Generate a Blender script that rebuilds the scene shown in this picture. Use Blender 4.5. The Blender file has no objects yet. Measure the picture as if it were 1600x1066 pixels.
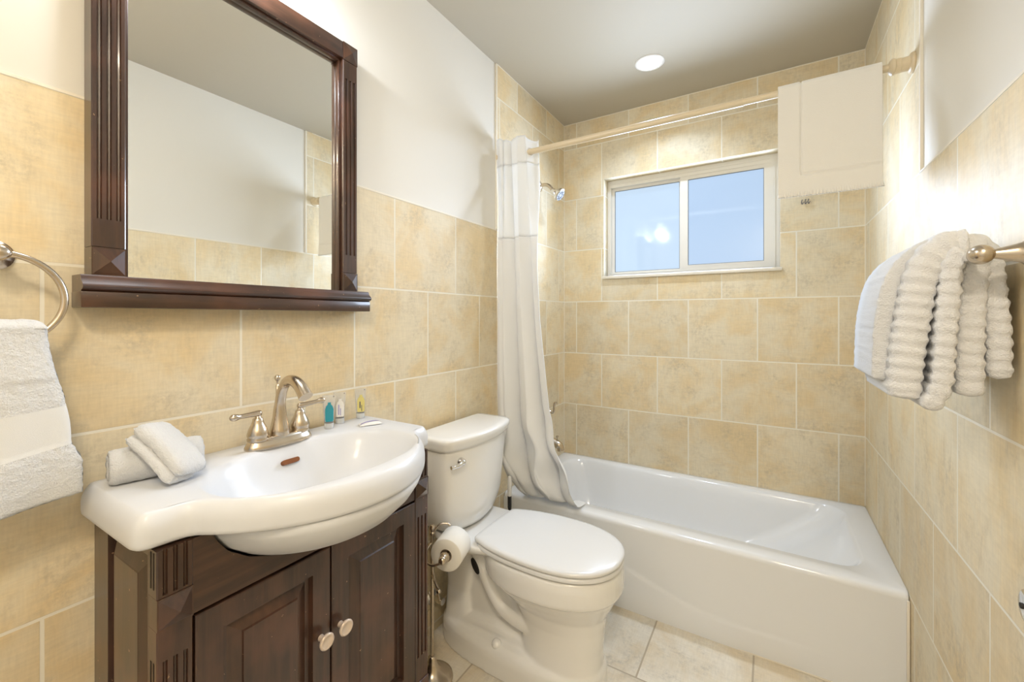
import bpy, bmesh, math, random
from mathutils import Vector, Matrix, noise as mnoise
PI = math.pi
S = bpy.context.scene
C = S.collection
random.seed(7)

# ------------------------------------------------------------------ camera, world, lights, exposure
W, D, H = 1.524, 2.530, 2.492          # room: width (x), back wall (y), ceiling (z)
Y0 = -0.75                              # wall behind the camera
cam = bpy.data.cameras.new('camera'); camo = bpy.data.objects.new('camera', cam); C.objects.link(camo)
camo.location = (1.1461, 0.0, 1.245)
camo.rotation_euler = (PI / 2, 0, math.radians(31.40))
cam.sensor_width = 36.0; cam.lens = 36.0 * 660.6 / 1600; cam.shift_y = -36.8 / 1600
cam.clip_start = 0.01
S.camera = camo
S.view_settings.view_transform = 'Standard'; S.view_settings.look = 'None'
S.view_settings.exposure = 0.02; S.view_settings.gamma = 1.0
S.view_settings.use_curve_mapping = False

world = bpy.data.worlds.new('world'); S.world = world; world.use_nodes = True
world.node_tree.nodes['Background'].inputs[0].default_value = (0.75, 0.86, 1.0, 1)
world.node_tree.nodes['Background'].inputs[1].default_value = 1.0

def area(name, loc, rot, shape, sx, sy, energy, color, spread=PI):
    l = bpy.data.lights.new(name, 'AREA'); l.shape = shape; l.size = sx
    if sy: l.size_y = sy
    l.energy = energy; l.color = color; l.spread = spread
    o = bpy.data.objects.new(name, l); C.objects.link(o); o.location = loc; o.rotation_euler = rot
    return o
TUB_LIGHT = (0.643, 2.117)
FILL_LIGHT = (1.34, -0.36)
area('tub_downlight_lamp', (*TUB_LIGHT, H - 0.012), (0, 0, 0), 'DISK', 0.09, None, 6.8, (0.62, 0.77, 1.0), 2.3)
area('added_warm_fill', (*FILL_LIGHT, H - 0.085), (0, 0, 0), 'DISK', 0.28, None, 17.5, (1.0, 0.86, 0.66))  # unseen fill, added to warm the front of the room
area('window_daylight', (0.729, D + 0.064, 1.80), (-PI / 2, 0, 0), 'RECTANGLE', 0.86, 0.56, 17.0, (0.66, 0.79, 1.0), 2.25)
VANITY_BULBS = [(0.135, y, 2.225) for y in (0.36, 0.55)]
for p in VANITY_BULBS:
    l = bpy.data.lights.new('vanity_bulb_lamp', 'POINT'); l.energy = 6.6; l.color = (0.84, 0.91, 1.0); l.shadow_soft_size = 0.03
    o = bpy.data.objects.new('vanity_bulb_lamp', l); C.objects.link(o); o.location = (p[0], p[1], p[2] - 0.085)

# ------------------------------------------------------------------ material helpers
def mat(name):
    m = bpy.data.materials.new(name); m.use_nodes = True
    return m, m.node_tree, m.node_tree.nodes['Principled BSDF']
def N(nt, t, **kw):
    n = nt.nodes.new(t)
    for k, v in kw.items(): setattr(n, k, v)
    return n
def simple(name, col, rough=0.5, metal=0.0, spec=0.5, **inp):
    m, nt, b = mat(name)
    b.inputs['Base Color'].default_value = (*col, 1); b.inputs['Roughness'].default_value = rough
    b.inputs['Metallic'].default_value = metal; b.inputs['Specular IOR Level'].default_value = spec
    for k, v in inp.items(): b.inputs[k.replace('_', ' ')].default_value = v
    return m
def mixc(nt, fac, a, b, blend='MIX'):
    n = N(nt, 'ShaderNodeMix', data_type='RGBA', blend_type=blend)
    for i, v in ((0, fac), (6, a), (7, b)):
        if hasattr(v, 'is_output'): nt.links.new(v, n.inputs[i])
        elif i == 0: n.inputs[0].default_value = v
        else: n.inputs[i].default_value = (*v, 1)
    return n.outputs[2]
def ramp(nt, src, p0, p1):
    n = N(nt, 'ShaderNodeMapRange', interpolation_type='SMOOTHSTEP')
    nt.links.new(src, n.inputs[0]); n.inputs[1].default_value = p0; n.inputs[2].default_value = p1
    return n.outputs[0]
def bump(nt, b, h, strength, dist, prev=None):
    n = N(nt, 'ShaderNodeBump'); n.inputs['Strength'].default_value = strength; n.inputs['Distance'].default_value = dist
    nt.links.new(h, n.inputs['Height'])
    if prev: nt.links.new(prev, n.inputs['Normal'])
    nt.links.new(n.outputs[0], b.inputs['Normal']); return n.outputs[0]
def position(nt):
    return N(nt, 'ShaderNodeNewGeometry').outputs['Position']
def noise_tex(nt, vec, scale, detail=4, rough=.55, w=None, dist=0):
    n = N(nt, 'ShaderNodeTexNoise', noise_dimensions='4D' if w else '3D')
    nt.links.new(vec, n.inputs['Vector']); n.inputs['Scale'].default_value = scale
    n.inputs['Detail'].default_value = detail; n.inputs['Roughness'].default_value = rough; n.inputs['Distortion'].default_value = dist
    if w: nt.links.new(w, n.inputs['W'])
    return n.outputs[0]

def tile_mat(name, axes, u0, v0, bw, rh, light, ochre, grey, grout, mortar=0.0032, rough=0.50, seed=0.0, squash=(1, 1, 1)):
    m, nt, b = mat(name)
    pos = position(nt)
    sep = N(nt, 'ShaderNodeSeparateXYZ'); nt.links.new(pos, sep.inputs[0])
    com = N(nt, 'ShaderNodeCombineXYZ')
    for i, (ax, o) in enumerate(zip(axes, (u0, v0))):
        a = N(nt, 'ShaderNodeMath', operation='SUBTRACT'); nt.links.new(sep.outputs['XYZ'.index(ax)], a.inputs[0]); a.inputs[1].default_value = o
        nt.links.new(a.outputs[0], com.inputs[i])
    br = N(nt, 'ShaderNodeTexBrick', offset=0.5, offset_frequency=2, squash=1.0)
    nt.links.new(com.outputs[0], br.inputs['Vector'])
    br.inputs['Color1'].default_value = (0, 0, 0, 1); br.inputs['Color2'].default_value = (1, 1, 1, 1); br.inputs['Mortar'].default_value = (.5, .5, .5, 1)
    br.inputs['Scale'].default_value = 1.0; br.inputs['Mortar Size'].default_value = mortar; br.inputs['Mortar Smooth'].default_value = 0.15
    br.inputs['Bias'].default_value = 0.0; br.inputs['Brick Width'].default_value = bw; br.inputs['Row Height'].default_value = rh
    wn = N(nt, 'ShaderNodeMath', operation='MULTIPLY_ADD'); nt.links.new(br.outputs['Color'], wn.inputs[0]); wn.inputs[1].default_value = 37.0; wn.inputs[2].default_value = seed
    w = wn.outputs[0]
    mp = N(nt, 'ShaderNodeMapping'); nt.links.new(pos, mp.inputs[0]); mp.inputs['Scale'].default_value = squash
    pos2 = mp.outputs[0]
    n1 = noise_tex(nt, pos2, 5.0, 4, .6, w, .6); n2 = noise_tex(nt, pos2, 9.0, 8, .68, w, .3)
    n3 = noise_tex(nt, pos2, 62.0, 7, .75, w); n4 = noise_tex(nt, pos2, 150.0, 3, .6)
    mw = N(nt, 'ShaderNodeMapping'); nt.links.new(pos2, mw.inputs[0]); mw.inputs['Scale'].default_value = tuple(26 if 'XYZ'[i] == axes[0] else 190 for i in range(3))
    weave = noise_tex(nt, mw.outputs[0], 1.0, 4, .6, w)
    mw2 = N(nt, 'ShaderNodeMapping'); nt.links.new(pos2, mw2.inputs[0]); mw2.inputs['Scale'].default_value = tuple(26 if 'XYZ'[i] == axes[1] else 190 for i in range(3))
    weave2 = noise_tex(nt, mw2.outputs[0], 1.0, 4, .6, w)
    c = mixc(nt, ramp(nt, n1, .38, .66), light, ochre)
    patch = ramp(nt, n2, .44, .68)
    speck = ramp(nt, n3, .40, .62)
    pm = N(nt, 'ShaderNodeMath', operation='MULTIPLY'); nt.links.new(patch, pm.inputs[0]); nt.links.new(speck, pm.inputs[1])
    pm2 = N(nt, 'ShaderNodeMath', operation='MULTIPLY'); nt.links.new(pm.outputs[0], pm2.inputs[0]); pm2.inputs[1].default_value = .62
    c = mixc(nt, pm2.outputs[0], c, grey)
    for wv in (weave, weave2):
        wr = N(nt, 'ShaderNodeMapRange'); nt.links.new(wv, wr.inputs[0]); wr.inputs[1].default_value = .3; wr.inputs[2].default_value = .7; wr.inputs[3].default_value = .945; wr.inputs[4].default_value = 1.04
        c = mixc(nt, 1.0, c, wr.outputs[0], 'MULTIPLY')
    tint = N(nt, 'ShaderNodeMapRange'); nt.links.new(br.outputs['Color'], tint.inputs[0]); tint.inputs[3].default_value = .93; tint.inputs[4].default_value = 1.05
    c = mixc(nt, 1.0, c, tint.outputs[0], 'MULTIPLY')
    c = mixc(nt, br.outputs['Fac'], c, grout)
    nt.links.new(c, b.inputs['Base Color'])
    r = N(nt, 'ShaderNodeMapRange'); nt.links.new(n3, r.inputs[0]); r.inputs[3].default_value = rough - .08; r.inputs[4].default_value = rough + .14
    nt.links.new(r.outputs[0], b.inputs['Roughness']); b.inputs['Specular IOR Level'].default_value = .30
    inv = N(nt, 'ShaderNodeMath', operation='SUBTRACT'); inv.inputs[0].default_value = 1; nt.links.new(br.outputs['Fac'], inv.inputs[1])
    p = bump(nt, b, inv.outputs[0], .55, .0018)
    p = bump(nt, b, n3, .10, .0015, p)
    bump(nt, b, n4, .05, .0006, p)
    return m

Z0, RH = 0.0344, 0.32775
LIGHT, OCHRE, GREY, GROUT = (.79, .70, .52), (.765, .61, .365), (.53, .45, .315), (.86, .81, .69)
M = {}
M['tile_back'] = tile_mat('tile_back', 'XZ', .087, Z0, .3345, RH, LIGHT, OCHRE, GREY, GROUT, seed=3)
M['tile_left'] = tile_mat('tile_left', 'YZ', .214, Z0, .3435, RH, LIGHT, OCHRE, GREY, GROUT, seed=11)
M['tile_right'] = tile_mat('tile_right', 'YZ', 1.228, Z0, .346, RH, LIGHT, OCHRE, GREY, GROUT, seed=19, squash=(1, 1, .55))
M['tile_floor'] = tile_mat('tile_floor', 'XY', .2325, .09, .345, .345, (.84, .79, .69), (.76, .66, .50), (.44, .41, .36), (.50, .43, .33), seed=5, rough=.5)

def paint(name, col, rough):
    m, nt, b = mat(name)
    b.inputs['Base Color'].default_value = (*col, 1); b.inputs['Roughness'].default_value = rough
    n = noise_tex(nt, position(nt), 260, 3, .5); bump(nt, b, n, .06, .0005)
    return m
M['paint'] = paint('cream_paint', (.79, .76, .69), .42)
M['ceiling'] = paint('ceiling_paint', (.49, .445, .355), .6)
M['grout'] = simple('edge_grout', (.86, .80, .68), .5)
M['porcelain'] = simple('porcelain', (.70, .71, .73), .34, spec=.30, Coat_Weight=.10, Coat_Roughness=.10)
M['toilet'] = simple('toilet_china', (.86, .85, .82), .10, Coat_Weight=.3, Coat_Roughness=.05)
M['seat_plastic'] = simple('seat_plastic', (.76, .755, .74), .22)
M['enamel'] = simple('tub_enamel', (.84, .85, .86), .12, Coat_Weight=.3, Coat_Roughness=.05)
M['nickel'] = simple('brushed_nickel', (.60, .52, .42), .24, 1.0)
M['chrome'] = simple('chrome', (.80, .79, .78), .09, 1.0)
M['dark'] = simple('dark_gap', (.012, .010, .008), .6)  # near-black; paints shade in flutes, hole and tank joint, also the screw
M['black'] = simple('black_plastic', (.02, .02, .022), .4)
M['face_grey'] = simple('shower_face_grey', (.30, .33, .40), .3)
M['rod'] = simple('cream_rod', (.72, .60, .41), .35)
M['alu'] = simple('window_aluminium', (.78, .74, .66), .35)
M['gasket'] = simple('gasket', (.20, .22, .25), .6)
M['marble'] = simple('sill_marble', (.80, .74, .63), .2)
M['rust'] = simple('rusty_overflow', (.22, .075, .02), .6, .4)
M['knob'] = simple('knob_pearl', (.72, .60, .50), .3, .35)
M['paper'] = simple('toilet_paper', (.86, .83, .76), .95)
M['cardboard'] = simple('cardboard_core', (.55, .45, .33), .9)
M['white_plastic'] = simple('white_plastic', (.85, .84, .82), .3)
M['mirror'] = simple('mirror_silver', (.93, .94, .92), .0, 1.0)

def wood_mat(name, vertical=True):
    m, nt, b = mat(name)
    tc = N(nt, 'ShaderNodeTexCoord').outputs['Object']
    mp = N(nt, 'ShaderNodeMapping'); nt.links.new(tc, mp.inputs[0]); mp.inputs['Scale'].default_value = (28, 28, 2.2) if vertical else (28, 2.2, 28)
    g = noise_tex(nt, mp.outputs[0], 2.2, 6, .6, None, .4)
    big = noise_tex(nt, tc, 7, 3, .5)
    c = mixc(nt, ramp(nt, g, .3, .72), (.030, .014, .008), (.066, .030, .017))
    c = mixc(nt, ramp(nt, big, .45, .75), c, (.100, .040, .022))
    wear = ramp(nt, noise_tex(nt, tc, 95, 2, .5), .735, .76)
    c = mixc(nt, wear, c, (.30, .18, .10))
    nt.links.new(c, b.inputs['Base Color'])
    b.inputs['Roughness'].default_value = .32; b.inputs['Coat Weight'].default_value = .45; b.inputs['Coat Roughness'].default_value = .07
    bump(nt, b, g, .08, .001)
    return m
M['wood'] = wood_mat('dark_wood_vertical'); M['wood_h'] = wood_mat('dark_wood_horizontal', False)

def cloth_mat(name, col, scale, strength, dist, trans=0.0, sheen=.35):
    m, nt, b = mat(name)
    b.inputs['Base Color'].default_value = (*col, 1); b.inputs['Roughness'].default_value = .95
    b.inputs['Specular IOR Level'].default_value = .15; b.inputs['Sheen Weight'].default_value = sheen
    tc = N(nt, 'ShaderNodeTexCoord').outputs['Object']
    n = noise_tex(nt, tc, scale, 3, .65); bump(nt, b, n, strength, dist)
    if trans:
        t = N(nt, 'ShaderNodeBsdfTranslucent'); t.inputs[0].default_value = (*col, 1)
        mx = N(nt, 'ShaderNodeMixShader'); mx.inputs[0].default_value = trans
        nt.links.new(b.outputs[0], mx.inputs[1]); nt.links.new(t.outputs[0], mx.inputs[2])
        nt.links.new(mx.outputs[0], nt.nodes['Material Output'].inputs[0])
    return m
M['terry'] = cloth_mat('white_terry', (.74, .745, .75), 330, .9, .004)
M['terry_cream'] = cloth_mat('cream_terry', (.79, .80, .82), 300, .9, .004)
M['band'] = cloth_mat('woven_band', (.74, .745, .74), 900, .3, .0008)
M['mat_cloth'] = cloth_mat('bath_mat_cloth', (.82, .79, .72), 420, .45, .0015)
M['curtain'] = cloth_mat('curtain_fabric', (.93, .93, .92), 700, .25, .0006, .16, .1)
M['sheer'] = cloth_mat('curtain_sheer', (.93, .93, .92), 700, .2, .0005, .30, .1)

def emit(name, col, s, gloss=False):
    m, nt, b = mat(name)
    b.inputs['Base Color'].default_value = (*[c * .12 for c in col], 1); b.inputs['Roughness'].default_value = .06 if gloss else .5
    b.inputs['Emission Color'].default_value = (*col, 1); b.inputs['Emission Strength'].default_value = s
    return m
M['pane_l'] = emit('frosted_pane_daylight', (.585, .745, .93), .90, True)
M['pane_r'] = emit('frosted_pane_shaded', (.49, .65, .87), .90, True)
M['lamp'] = emit('lamp_lens', (1.0, .97, .92), 14.0)
M['shade'] = emit('opal_glass_shade', (1.0, .93, .84), 6.5)

# ------------------------------------------------------------------ mesh helpers
def link(name, me, m, parent=None, loc=None):
    o = bpy.data.objects.new(name, me); C.objects.link(o)
    for x in (m if isinstance(m, (list, tuple)) else [m]): me.materials.append(M[x] if isinstance(x, str) else x)
    if loc: o.location = loc
    if parent:
        o.parent = parent
    return o
def obj(name, bm, m, parent=None, smooth=True, angle=40, sub=0):
    bmesh.ops.recalc_face_normals(bm, faces=bm.faces)
    me = bpy.data.meshes.new(name)
    pl = Vector(parent.location) if parent else None
    if parent and parent.parent: pl = pl + Vector(parent.parent.location)
    if pl is not None and pl.length: bmesh.ops.translate(bm, verts=bm.verts, vec=-pl)
    bm.to_mesh(me); bm.free()
    o = link(name, me, m, parent)
    if smooth:
        me.shade_smooth()
        if angle < 180: me.set_sharp_from_angle(angle=math.radians(angle))
    if sub:
        s = o.modifiers.new('sub', 'SUBSURF'); s.levels = s.render_levels = sub
    return o
def tag(o, label, cat, group=None):
    o['label'] = label; o['category'] = cat
    if group: o['group'] = group
    return o
def thing(name, label, cat, loc=(0, 0, 0), group=None):
    o = bpy.data.objects.new(name, None); C.objects.link(o); o.location = loc; o.empty_display_size = .05
    return tag(o, label, cat, group)
def struct(o):
    o['kind'] = 'structure'; return o
def BM(): return bmesh.new()

def box(bm, x0, x1, y0, y1, z0, z1, r=0.0, seg=2, mi=0):
    g = bmesh.ops.create_cube(bm, size=1.0); vs = g['verts']
    for v in vs:
        v.co = Vector((x0 + (v.co.x + .5) * (x1 - x0), y0 + (v.co.y + .5) * (y1 - y0), z0 + (v.co.z + .5) * (z1 - z0)))
    es = list({e for v in vs for e in v.link_edges}); fs = list({f for v in vs for f in v.link_faces})
    for f in fs: f.material_index = mi
    if r: bmesh.ops.bevel(bm, geom=es, offset=r, segments=seg, affect='EDGES', profile=.5)
def loft(bm, rings, cap0=False, cap1=False, closed=True):
    vr = [[bm.verts.new(p) for p in ring] for ring in rings]
    n = len(rings[0])
    for a, b in zip(vr, vr[1:]):
        for i in range(n if closed else n - 1):
            j = (i + 1) % n
            bm.faces.new((a[i], a[j], b[j], b[i]))
    if cap0: bm.faces.new(vr[0][::-1])
    if cap1: bm.faces.new(vr[-1])
    return vr
def lathe(bm, prof, loc=(0, 0, 0), axis=(0, 0, 1), n=24):
    q = Vector((0, 0, 1)).rotation_difference(Vector(axis).normalized()); L = Vector(loc)
    rings = [[L + q @ Vector((max(r, 1e-4) * math.cos(2 * PI * i / n), max(r, 1e-4) * math.sin(2 * PI * i / n), h)) for i in range(n)] for r, h in prof]
    loft(bm, rings, True, True)
def tube(bm, pts, rad, n=12, cap=True, flat=None):
    pts = [Vector(p) for p in pts]
    if not isinstance(rad, (list, tuple)): rad = [rad] * len(pts)
    if len(rad) != len(pts): rad = [interp([k / (len(rad) - 1) for k in range(len(rad))], rad, i / (len(pts) - 1)) for i in range(len(pts))]
    tang = []
    for i in range(len(pts)):
        a = pts[max(i - 1, 0)]; b = pts[min(i + 1, len(pts) - 1)]; tang.append((b - a).normalized())
    up = Vector((0, 0, 1)) if abs(tang[0].z) < .9 else Vector((0, 1, 0))
    nrm = (up - tang[0] * up.dot(tang[0])).normalized(); rings = []
    for i, p in enumerate(pts):
        nrm = (nrm - tang[i] * nrm.dot(tang[i])).normalized(); bn = tang[i].cross(nrm)
        rings.append([p + (nrm * math.cos(2 * PI * k / n) + bn * math.sin(2 * PI * k / n) * (flat or 1)) * rad[i] for k in range(n)])
    loft(bm, rings, cap, cap)
def spline(pts, k=6):
    pts = [Vector(p) for p in pts]; out = []
    P = [pts[0] * 2 - pts[1]] + pts + [pts[-1] * 2 - pts[-2]]
    for i in range(1, len(P) - 2):
        for j in range(k):
            t = j / k; a, b, c, d = P[i - 1], P[i], P[i + 1], P[i + 2]
            out.append(.5 * ((2 * b) + (c - a) * t + (2 * a - 5 * b + 4 * c - d) * t * t + (3 * b - a - 3 * c + d) * t ** 3))
    out.append(pts[-1]); return out
def interp(xs, ys, x):
    if x <= xs[0]: return ys[0]
    for i in range(len(xs) - 1):
        if x <= xs[i + 1]:
            t = (x - xs[i]) / (xs[i + 1] - xs[i]); return ys[i] + (ys[i + 1] - ys[i]) * t
    return ys[-1]
def smooth(t): t = max(0, min(1, t)); return t * t * (3 - 2 * t)
def prism(bm, poly, axis, a, b, mi=0):
    """polygon in the two other axes extruded along axis from a to b"""
    def mk(p, s): return {'x': (s, p[0], p[1]), 'y': (p[0], s, p[1]), 'z': (p[0], p[1], s)}[axis]
    A = [bm.verts.new(mk(p, a)) for p in poly]; B = [bm.verts.new(mk(p, b)) for p in poly]
    fs = [bm.faces.new(A), bm.faces.new(B[::-1])]
    for i in range(len(poly)):
        j = (i + 1) % len(poly); fs.append(bm.faces.new((A[i], B[i], B[j], A[j])))
    for f in fs: f.material_index = mi
def supel(cx, cy, a, b, e, n, z, a2=None):
    """superellipse ring; a2 = semi-axis on the negative x side"""
    out = []
    for i in range(n):
        t = 2 * PI * i / n; c, s = math.cos(t), math.sin(t)
        ax = a if c >= 0 or a2 is None else a2
        out.append(Vector((cx + ax * math.copysign(abs(c) ** (2 / e), c), cy + b * math.copysign(abs(s) ** (2 / e), s), z)))
    return out
def rings_panel(bm, rects, base):
    """nested rectangles facing +x: each (y0,y1,z0,z1,x); the first is joined back to plane x=base"""
    R = []
    for y0, y1, z0, z1, x in [(*rects[0][:4], base)] + rects:
        R.append([Vector((x, y0, z0)), Vector((x, y1, z0)), Vector((x, y1, z1)), Vector((x, y0, z1))])
    loft(bm, R, True, True)
def grid(bm, fn, nu, nv):
    vs = [[bm.verts.new(fn(i / nu, j / nv)) for j in range(nv + 1)] for i in range(nu + 1)]
    for i in range(nu):
        for j in range(nv): bm.faces.new((vs[i][j], vs[i + 1][j], vs[i + 1][j + 1], vs[i][j + 1]))
    return vs
def text_mesh(name, s, size, m, parent, loc, rot):
    cu = bpy.data.curves.new(name, 'FONT'); cu.body = s; cu.size = size; cu.align_x = 'CENTER'; cu.align_y = 'CENTER'; cu.extrude = .0001
    o = bpy.data.objects.new(name, cu); C.objects.link(o); cu.materials.append(M[m]); o.parent = parent; o.location = loc; o.rotation_euler = rot
    return o

# ------------------------------------------------------------------ room shell
ZW = Z0 + 5 * RH                       # top of the wainscot tiles, 1.673
AL, AR = 1.738, 1.697                  # where the full-height alcove tiles begin on the left / right wall
TK = .006
b = BM(); box(b, -.12, W + .12, Y0 - .12, D + .14, -.12, 0); struct(obj('floor', b, 'tile_floor', smooth=False))
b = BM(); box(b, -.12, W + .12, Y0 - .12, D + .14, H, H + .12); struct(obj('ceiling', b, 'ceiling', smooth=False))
b = BM(); box(b, -.12, -TK, Y0 - .12, D + .14, 0, H); wl = struct(obj('wall_left', b, 'paint', smooth=False))
b = BM(); box(b, W + TK, W + .12, Y0 - .12, D + .14, 0, H); wr = struct(obj('wall_right', b, 'paint', smooth=False))
b = BM(); box(b, -TK, W + TK, Y0 - .12, Y0, 0, H); struct(obj('wall_front', b, 'paint', smooth=False))
def cladding(parent, side, y_al, m):
    x0, x1 = ((-TK, 0) if side == 'L' else (W, W + TK))
    b = BM(); box(b, x0, x1, Y0, y_al, 0, ZW); box(b, x0, x1, y_al, D, 0, H)
    o = obj('tile_cladding', b, m, parent, smooth=False); struct(o)
    b = BM()                            # pale bullnose edges and grout lines along the tile borders
    s = 1 if side == 'L' else -1; xa = 0 if side == 'L' else W
    def g(y0, y1, z0, z1): box(b, min(xa - s * TK, xa + s * .0012), max(xa - s * TK, xa + s * .0012), y0, y1, z0, z1, .0004, 1)
    g(Y0, y_al, ZW - .002, ZW + .004); g(y_al - .009, y_al + .001, ZW, H)
    struct(obj('tile_edge_strip', b, 'grout', parent, smooth=False))
cladding(wl, 'L', AL, 'tile_left'); cladding(wr, 'R', AR, 'tile_right')
# back wall with the window opening
WX0, WX1, WZ0, WZ1, WD = .268, 1.190, 1.499, 2.103, .095
b = BM()
for x0, x1, z0, z1 in ((0, WX0, 0, H), (WX1, W, 0, H), (WX0, WX1, 0, WZ0), (WX0, WX1, WZ1, H)): box(b, x0, x1, D, D + .14, z0, z1)
bmesh.ops.remove_doubles(b, verts=b.verts, dist=1e-5)
struct(obj('wall_back', b, 'tile_back', smooth=False))
b = BM()                                # light grout in the corners and along the ceiling
for x in (0, W): box(b, x - .0025, x + .0025, D - .0025, D + .001, .37, H)
for x in (0, W): box(b, x - .002, x + .002, AL, D, H - .003, H)
box(b, 0, W, D - .003, D, H - .003, H)
struct(obj('trim_1', b, 'grout', smooth=False))
b = BM(); box(b, 0, .009, .925, 1.737, 0, .095, .003); struct(obj('baseboard_left', b, 'tile_left'))
b = BM(); box(b, W - .009, W, Y0, 1.785, 0, .004, .001); struct(obj('baseboard_right', b, 'grout'))

# window
win = bpy.data.objects.new('window_1', None); C.objects.link(win); win.location = (0, 0, 0); struct(win)
yf = D + .072
b = BM()
fw = .020
FT, FR = .044, .045
box(b, WX0 + fw, WX1 - FR, yf, yf + .05, WZ0, WZ0 + fw); box(b, WX0 + fw, WX1 - FR, yf, yf + .05, WZ1 - FT, WZ1)
box(b, WX0 + .0005, WX0 + fw, yf, yf + .05, WZ0 + .0005, WZ1 - .0005); box(b, WX1 - FR, WX1 - .0005, yf, yf + .05, WZ0 + .0005, WZ1 - .0005)
box(b, WX0 + fw, WX1 - FR, yf - .004, yf - .0002, WZ1 - FT * .55, WZ1 - FT * .40); box(b, WX1 - FR * .62, WX1 - FR * .45, yf - .004, yf - .0002, WZ0 + .001, WZ1 - FT * .6)
obj('window_frame', b, 'alu', win, smooth=False)
def sash(x0, x1, z0, z1, y, bw, pane, name):
    b = BM()
    box(b, x0 + bw[2], x1 - bw[3], y + .001, y + .017, z0, z0 + bw[0]); box(b, x0 + bw[2], x1 - bw[3], y + .001, y + .017, z1 - bw[1], z1)
    box(b, x0, x0 + bw[2], y, y + .018, z0, z1); box(b, x1 - bw[3], x1, y, y + .018, z0, z1)
    s = obj('sash', b, 'alu', win, smooth=False)
    b = BM(); e = .003
    X0, X1, Z_0, Z_1 = x0 + bw[2], x1 - bw[3], z0 + bw[0], z1 - bw[1]
    box(b, X0, X1, y + .004, y + .010, Z_0, Z_0 + e); box(b, X0, X1, y + .004, y + .010, Z_1 - e, Z_1)
    box(b, X0, X0 + e, y + .0045, y + .010, Z_0 + e, Z_1 - e); box(b, X1 - e, X1, y + .0045, y + .010, Z_0 + e, Z_1 - e)
    obj('gasket', b, 'gasket', s, smooth=False)
    b = BM(); box(b, X0, X1, y + .008, y + .013, Z_0, Z_1); obj('frosted_pane', b, pane, s, smooth=False)
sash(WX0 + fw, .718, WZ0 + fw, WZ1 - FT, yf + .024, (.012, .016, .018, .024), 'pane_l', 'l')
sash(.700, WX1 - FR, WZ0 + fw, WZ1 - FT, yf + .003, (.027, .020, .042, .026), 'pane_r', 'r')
b = BM(); box(b, WX0 - .004, WX1 + .008, D - .018, yf + .002, WZ0 - .018, WZ0, .003); obj('window_sill', b, 'marble', win)
b = BM(); box(b, WX0, WX1, yf + .06, D + .139, WZ0, WZ1); obj('outer_closure', b, 'alu', win, smooth=False)

# ------------------------------------------------------------------ bathtub
TY0, TZ = 1.795, .3686
tub = thing('bathtub', 'white alcove bathtub with plain front apron under the window', 'bathtub', (W / 2, TY0, 0))
def rrect(x0, x1, y0, y1, r, z, n=14, m=18):
    out = []
    cs = [(x1 - r, y1 - r, 0), (x0 + r, y1 - r, PI / 2), (x0 + r, y0 + r, PI), (x1 - r, y0 + r, 1.5 * PI)]
    for k in range(4):
        cx, cy, a0 = cs[k]
        for i in range(n): a = a0 + PI / 2 * i / (n - 1); out.append(Vector((cx + r * math.cos(a), cy + r * math.sin(a), z)))
        nx, ny, a1 = cs[(k + 1) % 4]
        p = out[-1]; q = Vector((nx + r * math.cos(a1), ny + r * math.sin(a1), z))
        for i in range(1, m): out.append(p.lerp(q, i / m))
    return out
tx0, tx1, ty1 = .001, W - .001, D - .001
rings = [rrect(tx0, tx1, TY0 + .006, ty1, .008, .30), rrect(tx0, tx1, TY0 + .001, ty1, .008, TZ - .022), rrect(tx0, tx1, TY0 + .004, ty1, .01, TZ - .010),
         rrect(tx0, tx1, TY0 + .012, ty1, .012, TZ - .002), rrect(tx0 + .004, tx1 - .004, TY0 + .022, ty1 - .004, .015, TZ)]
inner = [(0, 1.0), (.006, .985), (.02, .95), (.06, .90), (.14, .82), (.22, .72), (.28, .62), (.305, .45), (.312, .2)]
for d, s in [(-.0005, 0), (.004, .006), (.014, .013), (.05, .022), (.12, .036), (.20, .052), (.27, .075), (.30, .11), (.312, .17)]:
    slope = .16 * smooth(d / .3)
    rings.append(rrect(.075 + s, W - .085 - s - slope * 1.6, TY0 + .085 + s * .9, ty1 - .055 - s * .9, .10 + s * .3, TZ - d))
b = BM(); loft(b, rings, False, True)
obj('basin', b, 'enamel', tub, angle=60)
b = BM()
swx = [.3, .64, .75, .83, .93, 1.06, 1.33, 1.524]; swz = [.26, .17, .135, .11, .09, .088, .092, .095]
def ap(u, v):
    x = tx0 + u * (tx1 - tx0); z = v * (TZ - .022)
    zs = interp(swx, swz, x); st = .0045 * smooth((x - .2) / .3) * (1 - smooth((x - .95) / .45))
    return Vector((x, TY0 + .001 - st * smooth((zs - z) / .014 + .5), z))
grid(b, ap, 110, 60)
obj('apron', b, 'enamel', tub, angle=180)
b = BM(); box(b, tx0, tx1, TY0 - .003, TY0 + .004, 0, .006, .002); box(b, W - .009, W - .001, TY0 - .006, TY0 + .002, 0, TZ - .02, .002); obj('caulk_bead', b, 'grout', tub)

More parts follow.
